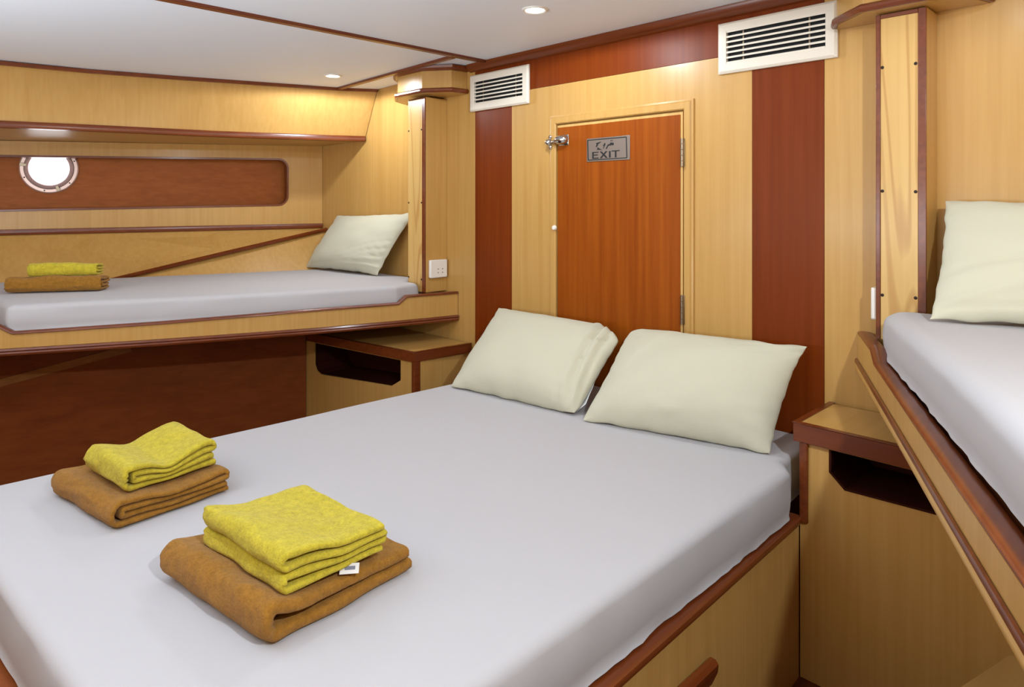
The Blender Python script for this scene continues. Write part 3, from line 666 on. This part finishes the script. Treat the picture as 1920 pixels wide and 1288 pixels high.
inn = [(-0.735, 0.664), (-0.735, 0.604), (-0.697, 0.570), (-0.253, 0.580), (-0.216, 0.612), (-0.216, 0.664)]
vc = [b.verts.new((x, 1.9255, z)) for x, z in inn]; vd = [b.verts.new((x, 2.15, z)) for x, z in inn]
for i in range(len(hole)):
    j = (i + 1) % len(hole)
    if i < len(hole) - 1: b.faces.new((va[i], va[j], vc[j], vc[i])); b.faces.new((vc[i], vc[j], vd[j], vd[i])); b.faces.new((va[i], va[j], vb[j], vb[i]))
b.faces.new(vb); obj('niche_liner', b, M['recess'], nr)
b = BM(); box(b, -0.8195, -0.796, 1.917, 1.926, 0.443, 0.669); obj('corner_post', b, M['trim'], nr, bevel=0.003)
b = BM(); box(b, -0.819, -0.809, 1.940, 2.187, 0.443, 0.669); obj('side_panel', b, M['maple'], nr)
# low locker under the right bunk
lk = thing('storage_locker', (-0.1, 1.6, 0.0), 'low pale wooden locker on the floor under the right bunk', 'locker')
b = BM(); prism(b, [(-0.3315, 1.920), (-0.17, 1.920), (0.02, 1.25), (-0.50, 1.25)], 0.285, 0.30); obj('lid', b, M['maple_x'], lk, bevel=0.002)
b = BM(); prism(b, [(-0.32, 1.915), (-0.175, 1.915), (0.01, 1.26), (-0.488, 1.26)], 0.002, 0.2845); obj('locker_body', b, M['maple'], lk)

# ------------------------------------------------------------------ pillows
def pillow(root_loc, BL, BR, TR, TL, tf, tb, label, group, zmin, ymax=None, pinch=0.05, folds=None, seed=0, corners={}, name='pillow', nu=56, nv=40, lean=0.0):
    root = thing(name, root_loc, label, 'pillow', group)
    BL, BR, TR, TL = map(V, (BL, BR, TR, TL)); bm = BM()
    nrm = (BR - BL).cross(TL - BL).normalized()
    def P(u, v, side):
        uu = u * (1 - pinch * (1 - v * v)); vv = v * (1 - pinch * 1.1 * (1 - u * u))
        for (cu, cv), k in corners.items():
            wgt = max(0.0, u * cu) ** 6 * max(0.0, v * cv) ** 6 * k
            uu -= cu * wgt; vv -= cv * wgt
        a, c = (uu + 1) / 2, (vv + 1) / 2
        p = BL.lerp(BR, a).lerp(TL.lerp(TR, a), c)
        e = max(0.0, (1 - abs(u) ** 2.6)) ** 0.55 * max(0.0, (1 - abs(v) ** 2.6)) ** 0.55
        T = tf if side > 0 else tb
        h = T * e * (1 - 0.18 * v)
        h += e ** 0.5 * T * 0.09 * noise.noise(V((u * 2.2 + seed, v * 2.2, side)))
        if folds and side > 0: h += folds(u, v) * min(1, e * 3)
        edge = (1 - e) * 0.006
        p = p + nrm * side * h + V((noise.noise(V((u * 5, v * 5, seed))), noise.noise(V((u * 5, v * 5, seed + 9))), noise.noise(V((u * 5, v * 5, seed + 4))))) * edge
        if p.z < zmin + 0.002: p.z = zmin + 0.002 + (p.z - zmin - 0.002) * 0.02
        if ymax is not None and p.y > ymax: p.y = ymax - (p.y - ymax) * 0.02
        return p
    us = [math.sin((-1 + 2 * i / nu) * math.pi / 2) for i in range(nu + 1)]; vs = [math.sin((-1 + 2 * j / nv) * math.pi / 2) for j in range(nv + 1)]
    F = [[bm.verts.new(P(u, v, 1)) for u in us] for v in vs]
    G = [[F[j][i] if (i in (0, nu) or j in (0, nv)) else bm.verts.new(P(us[i], vs[j], -1)) for i in range(nu + 1)] for j in range(nv + 1)]
    for j in range(nv):
        for i in range(nu):
            bm.faces.new((F[j][i], F[j][i + 1], F[j + 1][i + 1], F[j + 1][i]))
            bm.faces.new((G[j][i], G[j + 1][i], G[j + 1][i + 1], G[j][i + 1]))
    obj('pillowcase', bm, M['pillow'], root, smooth=80)
    return root
def g(x, c, w): return math.exp(-((x - c) / w) ** 2)
def fold1(u, v):       # open end gathered at the right
    k = 0.6 + 0.4 * v
    s = 0.014 * g(u, 0.74 - 0.05 * v, 0.035) - 0.016 * g(u, 0.81 - 0.06 * v, 0.026) + 0.012 * g(u, 0.87 - 0.05 * v, 0.025) - 0.014 * g(u, 0.93 - 0.05 * v, 0.022)
    s -= 0.008 * g(u, 0.62 - 0.10 * v, 0.03) * max(0, 0.6 - v)
    hem = -0.006 * g(v, -0.74, 0.03) * max(0, u + 0.1)
    pleat = 0.004 * math.sin(u * 42) * g(v, -0.86, 0.10) * max(0, u - 0.25)
    return s * k + hem + pleat
def fold2(u, v):       # creases running in from the pulled corner at the top right
    s = 0.0
    for c, w, a in ((0.30, 0.035, 0.012), (0.62, 0.045, 0.014), (1.1, 0.05, 0.009)):
        d = (1.0 - v) - (1.0 - u) * c - 0.06
        s += a * (g(d, 0, w) - 0.8 * g(d, 1.8 * w, w)) * max(0, u - 0.3)
    s += 0.008 * (g((v + 0.35) - 0.5 * (u - 1), 0, 0.04) - g((v + 0.45) - 0.5 * (u - 1), 0, 0.04)) * max(0, u - 0.55)
    return s - 0.004 * g(u + 0.62 - 0.35 * v, 0, 0.025) - 0.003 * g(u + 0.50 - 0.4 * v, 0, 0.02) + 0.005 * g(v, -0.80, 0.05) * g(u, 0.0, 0.12)
def fold3(u, v):
    s = 0
    for c, o in ((0.10, 0.0), (0.28, 0.02), (0.46, 0.0), (0.62, 0.05)):
        d = (v + 0.9) - c * (u + 0.3) - o; s += 0.009 * (g(d, 0, 0.035) - 0.7 * g(d, 0.07, 0.035)) * max(0, u + 0.1)
    return s
def fold4(u, v):
    s = 0
    for c, o in ((0.5, 0.55), (0.35, 0.25)):
        d = v + o - c * (u + 0.4); s += 0.006 * (g(d, 0, 0.05) - 0.7 * g(d, 0.09, 0.05))
    return s - 0.005 * g(v, -0.86, 0.03)
p1 = pillow((-1.83, 1.95, 0.603), (-2.135, 1.725, 0.608), (-1.535, 1.795, 0.608), (-1.548, 2.105, 0.862), (-2.295, 2.135, 0.862), 0.095, 0.06,
       'cream pillow on the double bed, further from the right locker', 'cream pillows on the double bed', 0.603, 2.186, pinch=0.04, folds=fold1, seed=2, corners={(1, 1): 0.16, (1, -1): 0.05})
b = BM(); 
ins = [(-1.548, 1.80, 0.612), (-1.530, 1.84, 0.64), (-1.545, 1.90, 0.69), (-1.575, 1.96, 0.715), (-1.592, 1.92, 0.66), (-1.575, 1.83, 0.612)]
extrude(b, ins, (-0.03, 0.02, -0.006)); obj('inner_pillow', b, M['white_cloth'], p1, bevel=0.006)['label'] = 'white inner pillow showing at the open end'
pillow((-1.2, 1.95, 0.603), (-1.490, 1.775, 0.608), (-0.912, 1.930, 0.608), (-0.893, 2.120, 0.892), (-1.545, 2.120, 0.872), 0.095, 0.06,
       'cream pillow on the double bed beside the right locker', 'cream pillows on the double bed', 0.603, 2.186, pinch=0.03, folds=fold2, seed=6, corners={(-1, 1): 0.07, (1, 1): -0.03})
pillow((-3.45, 2.08, 0.946), (-3.885, 2.00, 0.951), (-3.185, 2.06, 0.951), (-2.99, 2.168, 1.292), (-3.81, 2.172, 1.268), 0.075, 0.03,
       'cream pillow leaning on the end wall of the left bunk', 'cream pillows on the bunks', 0.946, 2.186, pinch=0.05, folds=fold3, seed=11)
pillow((-0.2, 2.05, 1.047), (-0.492, 1.905, 1.054), (0.06, 2.08, 1.054), (0.10, 2.160, 1.335), (-0.515, 2.140, 1.345), 0.065, 0.03,
       'cream pillow standing on the right bunk against the pale wall', 'cream pillows on the bunks', 1.047, 2.186, pinch=0.03, seed=15, folds=fold4)

# ------------------------------------------------------------------ towels
def towel_path(kind, Lb, p):
    pts = []
    def arc(cx, cz, r, a0, a1, n=7):
        for k in range(n + 1):
            a = math.radians(a0 + (a1 - a0) * k / n); pts.append((cx + r * math.cos(a), cz + r * math.sin(a)))
    def line(x0, x1, z, n=14):
        for k in range(1, n): pts.append((x0 + (x1 - x0) * k / n, z))
    if kind == 'nested':                        # folded in half twice: one fold inside the other
        pts.append((Lb, 0.5 * p)); line(Lb, 1.5 * p, 0.5 * p); arc(1.5 * p, 2 * p, 1.5 * p, 270, 90, 12)
        line(1.5 * p, Lb - 0.5 * p, 3.5 * p); arc(Lb - 0.5 * p, 3 * p, 0.5 * p, 90, -90, 7)
        line(Lb - 0.5 * p, 2.1 * p, 2.5 * p); arc(2.1 * p, 2 * p, 0.5 * p, 90, 270, 7); line(2.1 * p, Lb * 0.985, 1.5 * p); pts.append((Lb * 0.985, 1.5 * p))
    elif kind == 'open':                        # one thick fold, mouth gaping a little at the fold
        R = 0.86 * p
        pts.append((Lb, 0.5 * p)); line(Lb, R, 0.5 * p); arc(R, 0.5 * p + R, R, 270, 90, 12)
        for k in range(1, 15):
            f = k / 14; pts.append((R + (Lb * 0.985 - R) * f, 0.5 * p + 2 * R - (2 * R - p) * min(1, f * 1.25) ** 0.7))
    elif kind == 'zigzag':                      # pleated in four
        r = 0.72 * p; g_ = 2 * r - p
        lift = lambda x, n_: g_ * n_ * max(0.0, 1 - x / (Lb * 0.75)) ** 1.3
        def ramp(x0, x1, z, n_):
            for k in range(1, 16): x = x0 + (x1 - x0) * k / 16; pts.append((x, z + lift(x, n_)))
        pts.append((Lb * 0.97, 0.5 * p)); line(Lb * 0.97, r, 0.5 * p); arc(r, 0.5 * p + r, r, 270, 90, 9)
        ramp(r, Lb - 0.5 * p, 1.5 * p, 1); arc(Lb - 0.5 * p, 2 * p, 0.5 * p, -90, 90, 7)
        ramp(Lb - 0.5 * p, 0.5 * p, 2.5 * p, 1); arc(0.5 * p, 2.5 * p + r + g_, r, 270, 90, 9)
        ramp(0.5 * p, Lb * 0.98, 3.5 * p, 2); pts.append((Lb * 0.98, 3.5 * p))
    return pts
def towel(name, A, da, La, db, Lb, z, pitch, kind, mat, label, group, seed, puff=0.25, droop=None):
    """A: corner on the folded edge; extruded along da, layers run along db"""
    da = V((*da, 0)).normalized(); db = V((*db, 0)).normalized(); A = V((A[0], A[1], z))
    path = towel_path(kind, Lb, pitch); t = pitch * 0.485
    nrm = []
    for i in range(len(path)):
        a = V(path[max(0, i - 1)]); c = V(path[min(len(path) - 1, i + 1)]); d = (c - a).normalized(); nrm.append(V((-d.y, d.x)))
    na = 34; bm = BM(); H = pitch * 4; Ls = []
    ss = [0, 0.004, 0.010, 0.018] ; ts = ss + [0.018 + (La - 0.036) * k / (na - 1) for k in range(1, na - 1)] + [La - s for s in ss[::-1]]
    for s in ts:
        e = min(s, La - s); f = 1 if e > 0.017 else (0.45 + 0.55 * math.sqrt(max(0, 1 - (1 - e / 0.018) ** 2)))
        rowL, rowR = [], []
        for (q, nn) in zip(path, nrm):
            for sg_, row in ((1, rowL), (-1, rowR)):
                w = V(q) + nn * t * f * sg_
                layer = q[1] / pitch
                pf = 1 + puff * math.exp(-(w.x / 0.06) ** 2) * (0.8 + 0.5 * noise.noise(V((s * 7, seed, 0))))
                zz = w.y * pf
                sag = 0.11 * H * (noise.noise(V((s * 9 + seed, w.x * 9, 0.0))) + 0.6 * noise.noise(V((s * 20, w.x * 20, seed)))) * (w.y / H)
                du = 0.007 * noise.noise(V((s * 12, layer * 1.7, seed + 3)))
                dl = 0.010 * noise.noise(V((w.x * 10, layer * 2.1, seed + 6))) * (1 if s > La / 2 else -1) * (1 if e < 0.05 else 0.3)
                zz = max(0.001, zz + sag)
                if droop: zz += droop(s / La, w.x / Lb) * (w.y / H)
                row.append(bm.verts.new(A + da * (s + dl) + db * (w.x + du) + V((0, 0, max(0.001, zz)))))
        Ls.append((rowL, rowR))
    n = len(path)
    for (l0, r0), (l1, r1) in zip(Ls, Ls[1:]):
        for i in range(n - 1):
            bm.faces.new((l0[i], l0[i + 1], l1[i + 1], l1[i])); bm.faces.new((r0[i], r1[i], r1[i + 1], r0[i + 1]))
        bm.faces.new((l0[0], l1[0], r1[0], r0[0])); bm.faces.new((l0[-1], r0[-1], r1[-1], l1[-1]))
    for (l, r_) in (Ls[0], Ls[-1]):
        for i in range(n - 1): bm.faces.new((l[i], l[i + 1], r_[i + 1], r_[i]))
    ctr = A + da * La / 2 + db * Lb / 2
    return tag(obj(name, bm, mat, smooth=70, origin=ctr), label, 'towel', group)
GB, GY = 'brown bath towels', 'yellow hand towels'
# pair nearest the camera
towel('bath_towel', (-1.437, 0.440), (0.99, 0.14), 0.362, (-0.13, 0.99), 0.315, 0.605, 0.0235, 'open', M['brown'], 'folded brown bath towel under a yellow towel with a small label', GB, 1.0, puff=0.22)
hy = towel('hand_towel', (-1.385, 0.500), (0.99, 0.10), 0.285, (-0.08, 1.0), 0.215, 0.667, 0.0135, 'zigzag', M['yellow'], 'folded yellow hand towel with a small white label hanging out', GY, 4.0, puff=0.25)
# pair beyond it
towel('bath_towel', (-2.045, 0.365), (0.98, 0.16), 0.335, (-0.14, 0.99), 0.275, 0.605, 0.0135, 'nested', M['brown'], 'folded brown bath towel beside the dark panel, yellow towel crumpled on it', GB, 8.0, puff=0.2)
towel('hand_towel', (-1.985, 0.425), (0.99, 0.13), 0.235, (-0.2, 0.98), 0.225, 0.665, 0.0125, 'nested', M['yellow'], 'plump crumpled yellow hand towel with a dent in its top', GY, 12.0, puff=0.35,
      droop=lambda a, c: 0.018 * math.exp(-((c - 0.9) / 0.25) ** 2) - 0.012 * math.exp(-((c - 0.45) / 0.15) ** 2))
# pair on the left bunk
towel('bath_towel', (-3.672, 0.478), (0.50, 0.87), 0.375, (-0.87, 0.50), 0.12, 0.949, 0.0140, 'nested', M['brown'], 'tan bath towel folded on the left bunk', GB, 20.0, puff=0.28)
towel('hand_towel', (-3.672, 0.560), (0.50, 0.87), 0.275, (-0.87, 0.50), 0.09, 1.013, 0.0130, 'nested', M['yellow'], 'small yellow towel folded on the left bunk', GY, 25.0, puff=0.25)
# care label on the nearest hand towel
LA, LB, LC = V((-1.125, 0.648, 0.672)), V((0.020, 0.028, 0.0)), V((0.017, -0.012, -0.008))
b = BM(); extrude(b, [LA, LA + LB, LA + LB + LC, LA + LC], (0, 0, 0.0008)); lb = obj('care_label', b, M['label'], hy); lb['label'] = 'small white sewn label'
b = BM(); q = LA + V((0, 0, 0.0009)); extrude(b, [q + LB * 0.25 + LC * 0.3, q + LB * 0.8 + LC * 0.3, q + LB * 0.8 + LC * 0.65, q + LB * 0.25 + LC * 0.65], (0, 0, 0.0003)); obj('print', b, M['label_ink'], lb)

# ------------------------------------------------------------------ downlights in view
def downlight(x, y, label, k):
    z = czx(x); r = thing('ceiling_light', (x, y, z), label, 'light', 'ceiling downlights')
    b = BM(); lathe(b, (x, y, z), (0, 0, -1), [(0.046, 0), (0.045, 0.004), (0.040, 0.006), (0.034, 0.004), (0.034, 0.0)], 36, True); obj('bezel', b, M['white_plastic'], r, smooth=40)
    b = BM(); lathe(b, (x, y, z), (0, 0, -1), [(0.0335, 0.0005), (0.0335, 0.003), (0.02, 0.005), (0, 0.0055)], 30); obj('lens', b, M['lamp'], r, smooth=60)
    o = spot(0, 0, -0.02, k); o.parent = r
downlight(-1.675, 1.733, 'round downlight in the middle ceiling panel', 2.0)
downlight(-3.201, 1.80, 'round downlight in the ceiling panel over the left bunk', 2.4)
